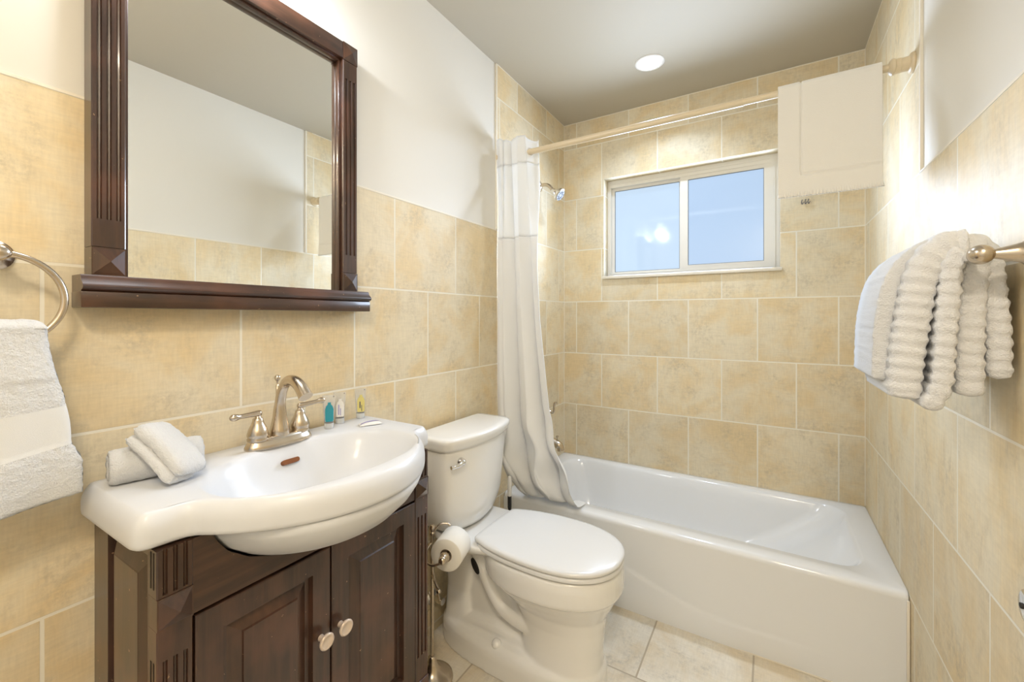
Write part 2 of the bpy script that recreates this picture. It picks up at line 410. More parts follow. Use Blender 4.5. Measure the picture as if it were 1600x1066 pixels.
# ------------------------------------------------------------------ tub downlight and added fill dome
def downlight(xy, label):
    t = thing('recessed_light', label, 'ceiling light', (xy[0], xy[1], H))
    b = BM(); lathe(b, [(.050, -.004), (.052, -.006), (.066, -.004), (.070, -.001), (.070, 0)], (xy[0], xy[1], H), n=40); obj('trim_ring', b, 'white_plastic', t, angle=180)
    b = BM(); lathe(b, [(.0, -.0085), (.046, -.0085), (.050, -.006), (.050, -.003)], (xy[0], xy[1], H), n=40); obj('lens', b, 'lamp', t, angle=30)
downlight(TUB_LIGHT, 'lit round recessed ceiling light above the bathtub')
fl = thing('added_fill_dome', 'added unseen opal dome for warm fill behind the camera', 'ceiling light', (*FILL_LIGHT, H))  # dome added out of view to house the warm fill
b = BM(); lathe(b, [(.165, 0), (.168, -.012), (.160, -.020), (.150, -.020)], (*FILL_LIGHT, H), n=40); obj('rim', b, 'nickel', fl, angle=50)
b = BM(); lathe(b, [(.150, -.018), (.145, -.040), (.120, -.062), (.070, -.077), (0, -.081)], (*FILL_LIGHT, H), n=40); obj('glass_dome', b, 'shade', fl, angle=180)

# vanity light above the mirror
vl = thing('vanity_light', 'two-shade wall light mounted above the dark framed mirror', 'wall light', (0, .46, 2.28))
b = BM(); box(b, -TK, .022, .28, .64, 2.255, 2.315, .006); obj('back_plate', b, 'nickel', vl)
for p in VANITY_BULBS:
    b = BM(); tube(b, spline([(.02, p[1], 2.285), (.09, p[1], 2.305), (.128, p[1], 2.295), (.135, p[1], 2.255)]), .007); obj('arm', b, 'nickel', vl)
    b = BM(); pr = [(.018, .03), (.024, .022), (.028, .0), (.036, -.03), (.050, -.052), (.058, -.06), (.055, -.06), (.034, -.03), (.02, .0)]
    lathe(b, [(r, h) for r, h in pr], p, n=28); obj('glass_shade', b, 'shade', vl, angle=180)

# ------------------------------------------------------------------ mirror
mir = thing('mirror', 'wall mirror in a dark brown fluted wood frame with bottom ledge', 'mirror', (0, .572, 1.27))
MY0, MY1, MZ0, MZ1 = .270, .878, 1.327, 2.083
SW_ = .051; XF = .042
b = BM(); box(b, 0, .010, MY0 + .02, MY1 - .02, MZ0, MZ1 - .02); obj('backing', b, 'wood', mir, smooth=False)
b = BM(); box(b, .010, .0135, MY0 + SW_ - .004, MY1 - SW_ + .004, MZ0 - .002, MZ1 - SW_ + .004); obj('mirror_glass', b, 'mirror', mir, smooth=False)
def fluted(bm, y0, y1, z0, z1, x0, x1, zf0, zf1, nfl=3, gw=.0075, gd=.005):
    """post with nfl vertical grooves between zf0 and zf1 in its +x face"""
    def poly(groove):
        p = [(x0, y0), (x1 - .002, y0), (x1, y0 + .002)]
        if groove:
            for k in range(nfl):
                c = y0 + (y1 - y0) * (k + 1) / (nfl + 1) + (k - (nfl - 1) / 2) * .0015
                p += [(x1, c - gw / 2), (x1 - gd * .8, c - gw * .3), (x1 - gd, c), (x1 - gd * .8, c + gw * .3), (x1, c + gw / 2)]
        p += [(x1, y1 - .002), (x1 - .002, y1), (x0, y1)]
        return p
    if zf0 > z0: prism(bm, poly(False), 'z', z0, zf0)
    prism(bm, poly(True), 'z', zf0, zf1)
    if zf1 < z1: prism(bm, poly(False), 'z', zf1, z1)
def rosette(bm, y0, y1, z0, z1, x0, x1, h=.010, e=.002):
    yc, zc = (y0 + y1) / 2, (z0 + z1) / 2
    rings_panel(bm, [(y0, y1, z0, z1, x1), (y0 + e, y1 - e, z0 + e, z1 - e, x1), (yc - .0005, yc + .0005, zc - .0005, zc + .0005, x1 + h)], x0)
BS = .054
for y0 in (MY0, MY1 - SW_):
    b = BM(); fluted(b, y0, y0 + SW_, MZ0 + BS + .001, MZ1 - BS - .001, 0.001, XF, MZ0 + BS + .055, MZ1 - BS - .055, gw=.0075)
    obj('stile', b, 'wood', mir, angle=25)
    for z0 in (MZ0, MZ1 - BS):
        b = BM(); rosette(b, y0, y0 + SW_, z0, z0 + BS, .001, XF + .001, .009); obj('corner_block', b, 'wood', mir, angle=5)
b = BM(); box(b, .001, XF, MY0 + SW_ + .0005, MY1 - SW_ - .0005, MZ1 - BS + .003, MZ1 - .001, .002); obj('top_rail', b, 'wood_h', mir)
b = BM()                                # inner lip around the glass
lp = .007
box(b, .0135, .030, MY0 + SW_, MY0 + SW_ + lp, MZ0, MZ1 - BS, .0015); box(b, .0135, .030, MY1 - SW_ - lp, MY1 - SW_, MZ0, MZ1 - BS, .0015)
box(b, .0135, .030, MY0 + SW_, MY1 - SW_, MZ1 - BS - lp + .003, MZ1 - BS + .003, .0015)
obj('inner_lip', b, 'wood', mir)
b = BM()
pr = [(0, 1.268 + .058), (.050, 1.326), (.053, 1.322), (.055, 1.316), (.063, 1.309), (.0655, 1.304), (.063, 1.299), (.056, 1.297), (.054, 1.294), (0, 1.294)]
prism(b, pr, 'y', MY0 - .017, MY1 + .036); obj('ledge', b, 'wood_h', mir, angle=50)
b = BM(); box(b, 0, .058, MY0 - .018, MY1 + .037, 1.264, 1.2945, .002); obj('fascia', b, 'wood_h', mir)

# ------------------------------------------------------------------ vanity cabinet
CY0, CY1, CX, CT = .284, .919, .300, .864
YC = (CY0 + CY1) / 2
van = thing('vanity_cabinet', 'dark mahogany two-door vanity cabinet under the white sink', 'cabinet', (0, YC, 0))
PW = .051
DZ0, DZ1 = .222, .7295
for s, (ya, yb) in (('l', (CY0, CY0 + .016)), ('r', (CY1 - .016, CY1))):
    b = BM()
    # side: frame with raised panel, seen from outside
    sg = -1 if s == 'l' else 1; yo = ya if s == 'l' else yb; yi = yb if s == 'l' else ya
    R = []
    for i0, i1, k0, k1, dy in [(.004, .2675, .02, CT, None), (.004, .2675, .02, CT, 0), (.078, .264, .22, .850, 0), (.080, .262, .222, .848, -.014), (.088, .258, .23, .842, -.014), (.108, .222, .27, .808, -.001), (.110, .220, .272, .806, 0)]:
        y = yi if dy is None else yo + sg * dy
        R.append([Vector((i0, y, k0)), Vector((i1, y, k0)), Vector((i1, y, k1)), Vector((i0, y, k1))])
    loft(b, R, True, True); obj('side_panel', b, 'wood', van, angle=5)
for y0 in (CY0, CY1 - PW):
    b = BM()
    fluted(b, y0, y0 + PW, .7865, CT, .268, CX, .790, CT, gw=.0065); fluted(b, y0, y0 + PW, .216, .7335, .268, CX, .285, .682, gw=.0065)
    pil = obj('pilaster', b, 'wood', van, angle=25)
    b = BM()
    for z0, z1 in ((.80, CT - .004), (.29, .68)):
        for k in (.277, .288): box(b, k - .0018, k + .0018, y0 - .0006 if y0 == CY0 else y0 + PW - .001, y0 + .001 if y0 == CY0 else y0 + PW + .0006, z0, z1)
    obj('side_flute_shade', b, 'dark', pil, smooth=False)  # thin dark strips painted for the shade of grooves, nothing is cut
    b = BM(); rosette(b, y0, y0 + PW, .734, .786, .268, CX + .001, .017); obj('corner_block', b, 'wood', van, angle=5)
    b = BM(); box(b, .268, CX + .003, y0, y0 + PW, 0, .2145, .002); obj('foot', b, 'wood', van)
BOWL = [(.20, .02, .02, .752), (.20, .06, .06, .753), (.20, .115, .105, .758), (.20, .165, .150, .769), (.20, .212, .194, .789), (.20, .242, .230, .818), (.205, .254, .247, .845), (.21, .256, .2555, .8665)]
SC = YC + .010                          # the bowl sits a touch right of the cabinet's middle
def bowl_half(z):
    zs = [q[3] for q in BOWL]; cx, a, bb = [interp(zs, [q[k] for q in BOWL], z) for k in range(3)]
    t = (CX - .011 - cx) / a
    return bb * (1 - abs(t) ** 2.15) ** (1 / 2.15) if abs(t) < 1 else 0
# apron board with the arch the bowl passes through
b = BM()
arch = [(bowl_half(z) + .0031, z - .0018) for z in [CT + .0018 - .005 * k for k in range(25)] if bowl_half(z) > .004]
arch.append((0, arch[-1][1] - .001))
poly = [(CY0 + PW, .7345), (CY1 - PW, .7345), (CY1 - PW, CT)] + [(SC + d, z) for d, z in arch] + [(SC - d, z) for d, z in arch[::-1][1:]] + [(CY0 + PW, CT)]
prism(b, poly, 'x', CX - .010, CX - .002); obj('apron_board', b, 'wood_h', van, smooth=False)
b = BM(); box(b, .004, .275, CY0 + .017, CY1 - .017, .10, .12); box(b, .004, .010, CY0 + .017, CY1 - .017, .12, .70); box(b, .270, CX - .002, CY0 + PW, CY1 - PW, .10, .2165, .002)
box(b, .262, .272, CY0 + .02, CY1 - .02, .222, .733); obj('carcass', b, 'wood_h', van)
gap = .0028
for y0, y1, side in ((CY0 + PW + gap, YC - gap * .7, -1), (YC + gap * .7, CY1 - PW - gap, 1)):
    b = BM(); fr = .043; x1 = CX + .002
    R = [(y0, y1, DZ0, DZ1, x1 - .002), (y0 + .002, y1 - .002, DZ0 + .002, DZ1 - .002, x1), (y0 + fr, y1 - fr, DZ0 + fr, DZ1 - fr, x1),
         (y0 + fr + .003, y1 - fr - .003, DZ0 + fr + .003, DZ1 - fr - .003, x1 - .0125), (y0 + fr + .011, y1 - fr - .011, DZ0 + fr + .011, DZ1 - fr - .011, x1 - .013),
         (y0 + fr + .033, y1 - fr - .033, DZ0 + fr + .030, DZ1 - fr - .030, x1 - .0035), (y0 + fr + .035, y1 - fr - .035, DZ0 + fr + .032, DZ1 - fr - .032, x1)]
    rings_panel(b, R, .2725); d = obj('door', b, 'wood', van, angle=5)
    b = BM(); yk = YC + side * .0245
    lathe(b, [(.007, 0), (.0065, .004), (.005, .012), (.008, .017), (.0165, .019), (.0175, .022), (.0165, .0245), (.0135, .0255), (.0125, .0245), (0, .0255)], (x1, yk - .002, .540), (1, 0, 0), 28)
    obj('knob', b, 'knob', d, angle=50)

# ------------------------------------------------------------------ sink top with belly bowl
snk = thing('sink', 'glossy white belly-front ceramic sink top on the dark vanity', 'sink', (.2, YC, CT))
ZT = .925; EAR = .290; YL, YR = YC - .343, YC + .342
front = []
tb = .274
for i in range(61):
    t = -1 + 2 * i / 60
    y = SC - .003 + t * tb
    front.append((EAR + .006 + .176 * (1 - abs(t) ** 2.1) ** .84, y))
def corner(cx, cy, r, a0): return [(cx + r * math.cos(a0 + PI / 2 * i / 8), cy + r * math.sin(a0 + PI / 2 * i / 8)) for i in range(9)]
RR_ = .014
pl = corner(.003 + RR_, YR - RR_, RR_, PI / 2) + corner(.003 + RR_, YL + RR_, RR_, PI) + corner(EAR - RR_, YL + RR_, RR_, 1.5 * PI) + front + corner(EAR - RR_, YR - RR_, RR_, 0)
def resample(poly, n):
    P = [Vector((p[0], p[1], 0)) for p in poly]; L = [0]
    for i in range(len(P)): L.append(L[-1] + (P[(i + 1) % len(P)] - P[i]).length)
    out = []; k = 0
    for j in range(n):
        s = L[-1] * j / n
        while L[k + 1] < s: k += 1
        out.append(P[k].lerp(P[(k + 1) % len(P)], (s - L[k]) / max(1e-9, L[k + 1] - L[k])))
    return out
NS = 240
out = resample(pl, NS)
def relax(P, it, keep=lambda p: False):
    for _ in range(it):
        Q = []
        for i, p in enumerate(P):
            q = (P[i - 1] + P[(i + 1) % len(P)]) / 2
            Q.append(p if keep(p) else p.lerp(q, .5))
        P = Q
    return P
out = relax(out, 4)
nrm = []
for i in range(NS):
    t = (out[(i + 1) % NS] - out[i - 1]).normalized(); nrm.append(Vector((-t.y, t.x, 0)))
cen = Vector((.2, YC, 0))
sgn = 1 if sum((out[i] - cen).dot(nrm[i]) for i in range(NS)) > 0 else -1
nrm = [v * sgn for v in nrm]
def oring(d, z):
    r = []
    for p, n_ in zip(out, nrm):
        q = p - n_ * d; r.append(Vector((q.x, q.y, z)))
    return r
def bring(cx, a, bb, e, z, a2=None):
    r = []
    for p in out:
        ang = math.atan2((p.y - SC) / bb, (p.x - cx) / a); c, s = math.cos(ang), math.sin(ang)
        k = (abs(c) ** e + abs(s) ** e) ** (-1 / e)
        r.append(Vector((cx + a * c * k * (1 if c > 0 or not a2 else a2 / a), SC + bb * s * k, z)))
    return r
b = BM()
R = []
for cx, a, bb, z in BOWL: R.append(bring(cx, a, bb, 2.15, z, min(a, .17)))
R += [oring(.016, .8685), oring(.006, .8675), oring(.001, .871), oring(0, .878), oring(0, .893), oring(.0015, .903), oring(.005, .912), oring(.0095, .919), oring(.0135, .9235), oring(.017, ZT)]
for k, dz in [(1.065, 0), (1.04, -.0010), (1.015, -.0035), (.99, -.009), (.955, -.019), (.91, -.036), (.845, -.062), (.75, -.090), (.61, -.115), (.42, -.131), (.2, -.138)]:
    R.append(bring(.262, .152 * k, .234 * k, 2.25, ZT + dz, .160 * k))
loft(b, R, True, True)
obj('basin', b, 'porcelain', snk, angle=180)
b = BM()
oy, ox, oz = YC + .012, .125, .887
for yy in (-.016, .016): pass
slot = [(oy + math.copysign(.0165, math.cos(a)) + .0058 * math.cos(a), .0058 * math.sin(a)) for a in [2 * PI * i / 24 + .01 for i in range(24)]]
ax = Vector((.90, 0, .44)); up = Vector((-.44, 0, .90))
vsA = [b.verts.new(Vector((ox, y, oz)) + up * h - ax * .012) for y, h in slot]; vsB = [b.verts.new(Vector((ox, y, oz)) + up * h + ax * .0018) for y, h in slot]
for i in range(24): b.faces.new((vsA[i], vsA[(i + 1) % 24], vsB[(i + 1) % 24], vsB[i]))
b.faces.new(vsB); obj('overflow_slot', b, 'rust', snk, smooth=False)
b = BM(); lathe(b, [(.022, 0), (.022, .002), (.017, .003), (.012, .001), (0, .001)], (.262, YC, ZT - .1385)); obj('drain', b, 'chrome', snk)

# ------------------------------------------------------------------ faucet
FY, FX = .612, .078
fc = thing('faucet', 'brushed nickel two-handle arched faucet on the sink deck', 'faucet', (FX, FY, ZT))
b = BM()
loft(b, [supel(FX, FY, a, w, 2.6, 48, ZT + z) for a, w, z in [(.031, .083, 0), (.031, .083, .005), (.0295, .081, .009), (.0255, .077, .016), (.022, .073, .023), (.016, .066, .025)]], True, True)
obj('base_plate', b, 'nickel', fc, angle=60)
for s in (-1, 1):
    yh = FY + s * .054
    b = BM(); lathe(b, [(.023, .020), (.0235, .025), (.0215, .028), (.0235, .032), (.0235, .037), (.0200, .049), (.0145, .060), (.012, .068), (.0115, .073), (.007, .076), (.006, .082), (.0, .083)], (FX, yh, ZT), n=28)
    hd = obj('handle', b, 'nickel', fc, angle=60)
    b = BM()
    p0 = Vector((FX + .002, yh, ZT + .086)); d = Vector((.10 if s < 0 else .16, s, .02 if s < 0 else .1)).normalized()
    tube(b, [p0 - d * .008, p0 - d * .005, p0, p0 + d * .02, p0 + d * .040, p0 + d * .046, p0 + d * .050, p0 + d * .056, p0 + d * .062, p0 + d * .066, p0 + d * .068],
         [.003, .007, .0078, .0062, .0056, .0058, .0072, .0085, .0078, .0045, .0008], 16)
    obj('lever', b, 'nickel', hd, angle=180)
b = BM()
path = spline([(FX, FY, ZT + .016), (FX, FY, ZT + .035), (FX, FY, ZT + .065), (FX + .002, FY, ZT + .10), (FX + .012, FY, ZT + .135), (FX + .035, FY, ZT + .160), (FX + .063, FY, ZT + .163), (FX + .090, FY, ZT + .150), (FX + .112, FY, ZT + .128)], 5)
rr = [interp([0, .12, .25, .4, .55, .7, .85, 1], [.024, .0235, .0165, .0125, .0122, .0128, .0145, .0165], i / (len(path) - 1)) for i in range(len(path))]
tube(b, path, rr, 24); obj('spout', b, 'nickel', fc, angle=60)
b = BM(); lathe(b, [(.004, .0), (.004, .143), (.0025, .145), (.0025, .154), (.005, .156), (.0078, .162), (.0068, .167), (.003, .170), (0, .1705)], (FX - .028, FY + .010, ZT), n=16); obj('lift_rod', b, 'nickel', fc, angle=60)

# ------------------------------------------------------------------ toiletries on the sink deck
def plastic(name, col, alpha_trans):
    m, nt, bs = mat(name); bs.inputs['Base Color'].default_value = (*col, 1); bs.inputs['Roughness'].default_value = .12
    bs.inputs['Transmission Weight'].default_value = alpha_trans; bs.inputs['IOR'].default_value = 1.2
    return m
M['clear'] = plastic('clear_tube_plastic', (.93, .94, .95), .75)
M['frosted'] = plastic('frosted_cap_plastic', (.90, .92, .92), .45)
M['teal'] = simple('teal_gel', (.03, .30, .38), .25); M['lotion'] = simple('white_lotion', (.82, .80, .76), .3); M['yellow'] = simple('yellow_gel', (.72, .63, .22), .25)
M['lilac'] = simple('lilac_print', (.34, .31, .58), .5); M['ink'] = simple('dark_print', (.06, .06, .10), .5); M['tan_edge'] = simple('tan_print', (.35, .22, .10), .5)
def tube_bottle(x, y, rot, h, fill, label, stripes):
    t = thing('toiletry_tube', label, 'toiletry', (0, 0, 0), 'small toiletry tubes by the faucet')
    w, r = .0175, .0125
    def ring(k, z, n=28): # k 0 round .. 1 flat
        return [Vector(((r * (1 - k) + .0012 * k) * math.sin(2 * PI * i / n), (r * (1 - k) + w * k) * math.cos(2 * PI * i / n), z)) for i in range(n)]
    def place(o): o.location = (0, 0, 0)
    Rm = Matrix.Translation((x, y, ZT)) @ Matrix.Rotation(rot, 4, 'Z')
    def fin(b, name, m, par, **kw):
        bmesh.ops.transform(b, matrix=Rm, verts=b.verts); return obj(name, b, m, par, **kw)
    t.location = (x, y, ZT)
    b = BM(); loft(b, [ring(k, z) for k, z in [(0, .0165), (.12, .026), (.45, h * .6), (.85, h * .88), (1, h * .92), (1, h)]], True, True); fin(b, 'tube_body', 'clear', t, angle=50)
    b = BM(); lathe(b, [(.0115, 0), (.0125, .001), (.0128, .015), (.0122, .0165)], n=24); fin(b, 'cap', 'frosted', t, angle=40)
    b = BM() # filled bottle shape printed on the front
    bp = [(-.009, .022), (.009, .022), (.0108, .026), (.0112, h * .60), (.0080, h * .70), (.0042, h * .74), (.0042, h * .80), (-.0042, h * .80), (-.0042, h * .74), (-.0080, h * .70), (-.0112, h * .60), (-.0108, .026)]
    prism(b, bp, 'x', .0115, .0135); 
    lab = fin(b, 'printed_label', fill, t, smooth=False)
    b = BM()
    for k, (yy, z0, z1, wd) in enumerate(stripes): box(b, .0134, .0138, yy - wd / 2, yy + wd / 2, h * z0, h * z1)
    if stripes: fin(b, 'lettering_marks', 'lilac' if fill != 'yellow' else 'ink', lab, smooth=False)
    b = BM(); lathe(b, [(.0012, 0), (.0016, .0004), (.0012, .0008)], (.0013, w * .72, h * .95), (1, 0, 0), 10); fin(b, 'crimp_hole', 'ink', t)
tube_bottle(.060, .766, -.55, .096, 'teal', 'small clear tube of teal gel, closest to the faucet', [])
tube_bottle(.034, .821, -.55, .094, 'lotion', 'small clear tube of white lotion between the teal and yellow tubes', [(-.004, .30, .62, .003), (.001, .28, .50, .0022)])
tube_bottle(.032, .898, -.55, .094, 'yellow', 'small clear tube of yellow liquid nearest the sink corner', [(-.003, .36, .58, .003), (.002, .26, .46, .002)])
pk = thing('soap_packet', 'flat white wrapped packet with lilac stripe lying on sink deck', 'packet', (.126, .858, ZT))
b = BM()
ang = 1.15
def pkf(x, y, z): return Vector((.126 + x * math.cos(ang) - y * math.sin(ang), .858 + x * math.sin(ang) + y * math.cos(ang), ZT + z))
def pil_(u, v):
    x, y = (u - .5) * .066, (v - .5) * .032; e = (1 - abs(2 * u - 1) ** 4) * (1 - abs(2 * v - 1) ** 4)
    return x, y, e
grid(b, lambda u, v: pkf(*pil_(u, v)[:2], .002 + .0075 * pil_(u, v)[2]), 18, 12)
grid(b, lambda u, v: pkf(*pil_(u, v)[:2], .0015 - .001 * pil_(u, v)[2]), 18, 12)
obj('wrapper', b, 'white_plastic', pk, angle=180)
b = BM()
def stp(u, v):
    uu = .04 + u * .86; vv = .30 + .30 * smooth(u) + (v - .5) * (.16 + .20 * u); x, y, e = pil_(uu, vv); return pkf(x, y, .0030 + .0075 * e)
grid(b, stp, 16, 3); obj('lilac_stripe', b, 'lilac', pk, angle=180)

# ------------------------------------------------------------------ washcloths on the sink
def fuzz(bm, amp, sc, seed=0):
    bm.normal_update()
    for v in bm.verts:
        n_ = mnoise.noise(v.co * sc + Vector((seed, 0, 0))); v.co += v.normal * n_ * amp
rc = Vector((.088, .357, ZT + .0335))
axis = Vector((.20, 1, 0)).normalized()
b = BM()
prof = [(.002, -.066), (.012, -.067), (.0135, -.063), (.015, -.067), (.022, -.068), (.0235, -.064), (.025, -.067), (.031, -.065), (.0335, -.058)] + [(.0335, -.058 + .116 * i / 14) for i in range(1, 14)] + [(.0335, .058), (.031, .065), (.024, .067), (.0225, .063), (.021, .067), (.012, .067), (.002, .066)]
lathe(b, [(r, h * 1.10) for r, h in prof], rc, axis, 40); fuzz(b, .0024, 120)
tag(obj('rolled_washcloth', b, 'terry', angle=180), 'white washcloth rolled up, lying under the folded one on sink', 'washcloth')
b = BM()
# folded cloth leaning over the roll: three thick layers
e0 = Vector((.182, .378, ZT + .013)); e1 = Vector((.076, .338, ZT + .092))     # bottom and top middle of its spine
dv = (e1 - e0); dn = dv.normalized(); wv = Vector((-.50, .80, -.05)).normalized(); wv = (wv - dn * wv.dot(dn)).normalized(); nv = dn.cross(wv); nv = nv if nv.z > 0 else -nv
def slab(o0, hw, hl, th):
    def P(u, v, side):
        a = 2 * u - 1; c = 2 * v - 1
        a = math.sin(a * PI / 2); c = math.sin(c * PI / 2)
        rr_ = min(1, (abs(a) ** 6 + abs(c) ** 12) ** (1 / 6)); a, c = a * math.sqrt(1 - .20 * c ** 10), c * math.sqrt(1 - .07 * a ** 8)
        ed = (1 - rr_ ** 4) ** .5
        sag = -.006 * (c * c) + .003 * c
        return o0 + wv * a * hw + dn * c * hl + nv * (side * th * ed + sag)
    grid(b, lambda u, v: P(u, v, 1), 34, 40); grid(b, lambda u, v: P(u, v, -1), 34, 40)
mid = (e0 + e1) / 2
slab(mid - nv * .004 - wv * .008, .033, dv.length / 2 - .004, .0125)
slab(mid + nv * .0165, .035, dv.length / 2, .0155)
bmesh.ops.remove_doubles(b, verts=b.verts, dist=.0004)
fuzz(b, .0016, 190, 4)
tag(obj('folded_washcloth', b, 'terry', angle=180), 'white washcloth folded flat, leaning across the rolled one on sink', 'washcloth')

# ------------------------------------------------------------------ toilet
TC = 1.350
toi = thing('toilet', 'white two-piece elongated toilet with closed lid between vanity and tub', 'toilet', (.4, TC, 0))
def egg(cx, a, a2, w, e, z, n=56): return supel(cx, TC, a, w, e, n, z, a2)
b = BM()
loft(b, [egg(.52, .155, .14, .118, 2.4, 0), egg(.52, .150, .14, .112, 2.4, .06), egg(.52, .150, .14, .106, 2.3, .14), egg(.52, .156, .15, .105, 2.2, .21), egg(.505, .178, .16, .114, 2.2, .255),
         egg(.49, .215, .19, .142, 2.2, .295), egg(.48, .240, .215, .166, 2.2, .325), egg(.475, .252, .23, .176, 2.25, .345)], True, True)
loft(b, [egg(.475, .258, .23, .180, 2.25, .343), egg(.475, .262, .235, .183, 2.25, .352), egg(.475, .262, .24, .184, 2.3, .40), egg(.475, .258, .24, .181, 2.3, .420), egg(.475, .25, .235, .176, 2.3, .428)], True, True)
# foot plinth
loft(b, [egg(.36, .32, .335, .135, 2.8, 0), egg(.36, .32, .335, .135, 2.8, .06), egg(.36, .317, .332, .133, 2.8, .076), egg(.36, .308, .325, .126, 2.8, .088), egg(.36, .29, .31, .112, 2.7, .097), egg(.36, .24, .28, .085, 2.6, .102)], True, True)
# rear deck and pedestal
loft(b, [egg(.17, .13, .14, .115, 3.2, .385), egg(.175, .145, .148, .150, 3.2, .405), egg(.18, .17, .152, .160, 3.4, .42), egg(.18, .175, .152, .160, 3.4, .434), egg(.18, .172, .149, .156, 3.4, .439)], True, True)
loft(b, [egg(.125, .075, .085, .105, 3, .05), egg(.125, .065, .082, .086, 3, .10), egg(.125, .055, .08, .074, 3, .2), egg(.13, .075, .085, .086, 3, .32), egg(.15, .10, .11, .105, 3, .395)], True, True)
box(b, .10, .50, TC - .056, TC + .056, .04, .40)
tp_ = spline([(.20, TC, .40), (.235, TC, .335), (.275, TC, .26), (.325, TC, .205), (.40, TC, .18), (.47, TC, .175)], 6)
tube(b, tp_, .047, 20, True, 2.05)
tube(b, spline([(.13, TC, .10), (.30, TC, .115), (.42, TC, .10), (.5, TC, .10)]), .04, 16, True, 2.2)
for s in (-1, 1):
    pass
body = obj('bowl', b, 'toilet', toi, angle=180)
rm = body.modifiers.new('remesh', 'REMESH'); rm.mode = 'VOXEL'; rm.voxel_size = .0042; rm.use_smooth_shade = True
sm = body.modifiers.new('smooth', 'SMOOTH'); sm.factor = .5; sm.iterations = 7
for s in (-1, 1):
    b = BM(); lathe(b, [(.017, -.012), (.017, .006), (.0145, .013), (.008, .017), (0, .018)], (.325, TC + s * .108, .094), (0, s * .45, 1), 20); obj('bolt_cap', b, 'toilet', toi, angle=180)
    b = BM(); lathe(b, [(.026, -.03), (.026, .004), (.018, .006), (0, .006)], (.222, TC + s * .0935, .332), (0, s, 0), 20)
    for v in b.verts: v.co.x = .222 + (v.co.x - .222) * .55 - (v.co.z - .332) * .45
    obj('trapway_hole_shade', b, 'dark', toi)  # solid dark plug stands in for the shade inside the hole
# seat ring and lid
b = BM()
def seat(cx, a, a2, w, e, z): return egg(cx, a, a2, w, e, z, 72)
so = dict(cx=.495, a=.244, a2=.245, w=.180, e=2.35)
def seatring(d, z): return [Vector((max(p.x, .262 + d - (.262 + d - p.x) * .07) if p.x < .262 + d else p.x, p.y, z)) for p in egg(.495, .243 - d, .335 - d, .180 - d, 2.3, z, 120)]
loft(b, [seatring(.07, .431), seatring(.008, .430), seatring(0, .434), seatring(0, .443), seatring(.005, .447), seatring(.07, .447)])
obj('seat_ring', b, 'seat_plastic', toi, angle=60)
b = BM()
def lidring(d, z, x0=.243):
    r = []
    for p in egg(.495, .243 - d, .335 - d, .180 - d, 2.3, z, 120):
        q = p.copy()
        if q.x < x0 + d: q.x = x0 + d - (x0 + d - q.x) * .07    # straight hinge end
        r.append(q)
    return r
loft(b, [lidring(.006, .4485), lidring(.001, .450), lidring(0, .454), lidring(.001, .459), lidring(.006, .463), lidring(.02, .4655), lidring(.09, .468), lidring(.15, .469)], True, True)
obj('seat_lid', b, 'seat_plastic', toi, angle=180)
for s in (-1, 1):
    b = BM(); box(b, .236, .262, TC + s * .075 - .020, TC + s * .075 + .020, .437, .447, .003, 3); obj('hinge', b, 'seat_plastic', toi)
# tank
def tank_ring(w, xf, z, bulge=.045, xb=.022, r=.03, n=40):
    out_ = []
    hw = w
    for i in range(n + 1):                                     # front, convex
        t = -1 + 2 * i / n
        e = (1 - abs(t) ** 2.0)
        cr = max(0, (abs(t) - .86) / .14)
        out_.append(Vector((xf - bulge * (1 - e) - .022 * cr ** 2.5, TC + t * hw, z)))
    xr = out_[-1].x
    for k in (.25, .5, .75, .97): out_.append(Vector((xr + (xb - xr) * k, TC + hw, z)))
    out_.append(Vector((xb, TC + hw - .006, z)))
    for k in (.33, .66): out_.append(Vector((xb, TC + hw - 2 * hw * k, z)))
    out_.append(Vector((xb, TC - hw + .006, z)))
    for k in (.97, .75, .5, .25): out_.append(Vector((xr + (xb - xr) * k, TC - hw, z)))
    return out_
b = BM()
loft(b, [tank_ring(.10, .140, .4425), tank_ring(.128, .160, .444), tank_ring(.148, .175, .452), tank_ring(.164, .186, .47), tank_ring(.177, .193, .50), tank_ring(.187, .199, .54), tank_ring(.195, .204, .62), tank_ring(.201, .208, .70), tank_ring(.204, .210, .765)], True, True)
obj('tank', b, 'toilet', toi, angle=70)
b = BM(); loft(b, [tank_ring(.105, .146, .4385), tank_ring(.105, .146, .4430)], True, True); obj('tank_shadow_line', b, 'dark', toi)  # dark slab paints the shadow line between tank and deck
b = BM()
loft(b, [tank_ring(.207, .213, .766), tank_ring(.212, .219, .769), tank_ring(.213, .222, .778), tank_ring(.216, .227, .792), tank_ring(.217, .229, .803), tank_ring(.215, .227, .809), tank_ring(.210, .221, .812), tank_ring(.19, .20, .813)], True, True)
obj('tank_lid', b, 'toilet', toi, angle=60)
b = BM()
ly, lz = TC - .138, .722
lathe(b, [(.016, -.006), (.016, .006), (.013, .011), (.0, .013)], (.188, ly, lz), (.95, -.3, 0), 20)
tube(b, spline([(.196, ly, lz + .001), (.205, ly - .010, lz + .002), (.206, ly - .026, lz - .001), (.201, ly - .045, lz - .004), (.196, ly - .062, lz - .004)], 5), [.013] * 3 + [.011] * 4 + [.0075] * 7 + [.006] * 4 + [.0068] * 3, 14)
obj('flush_lever', b, 'chrome', toi, angle=60)

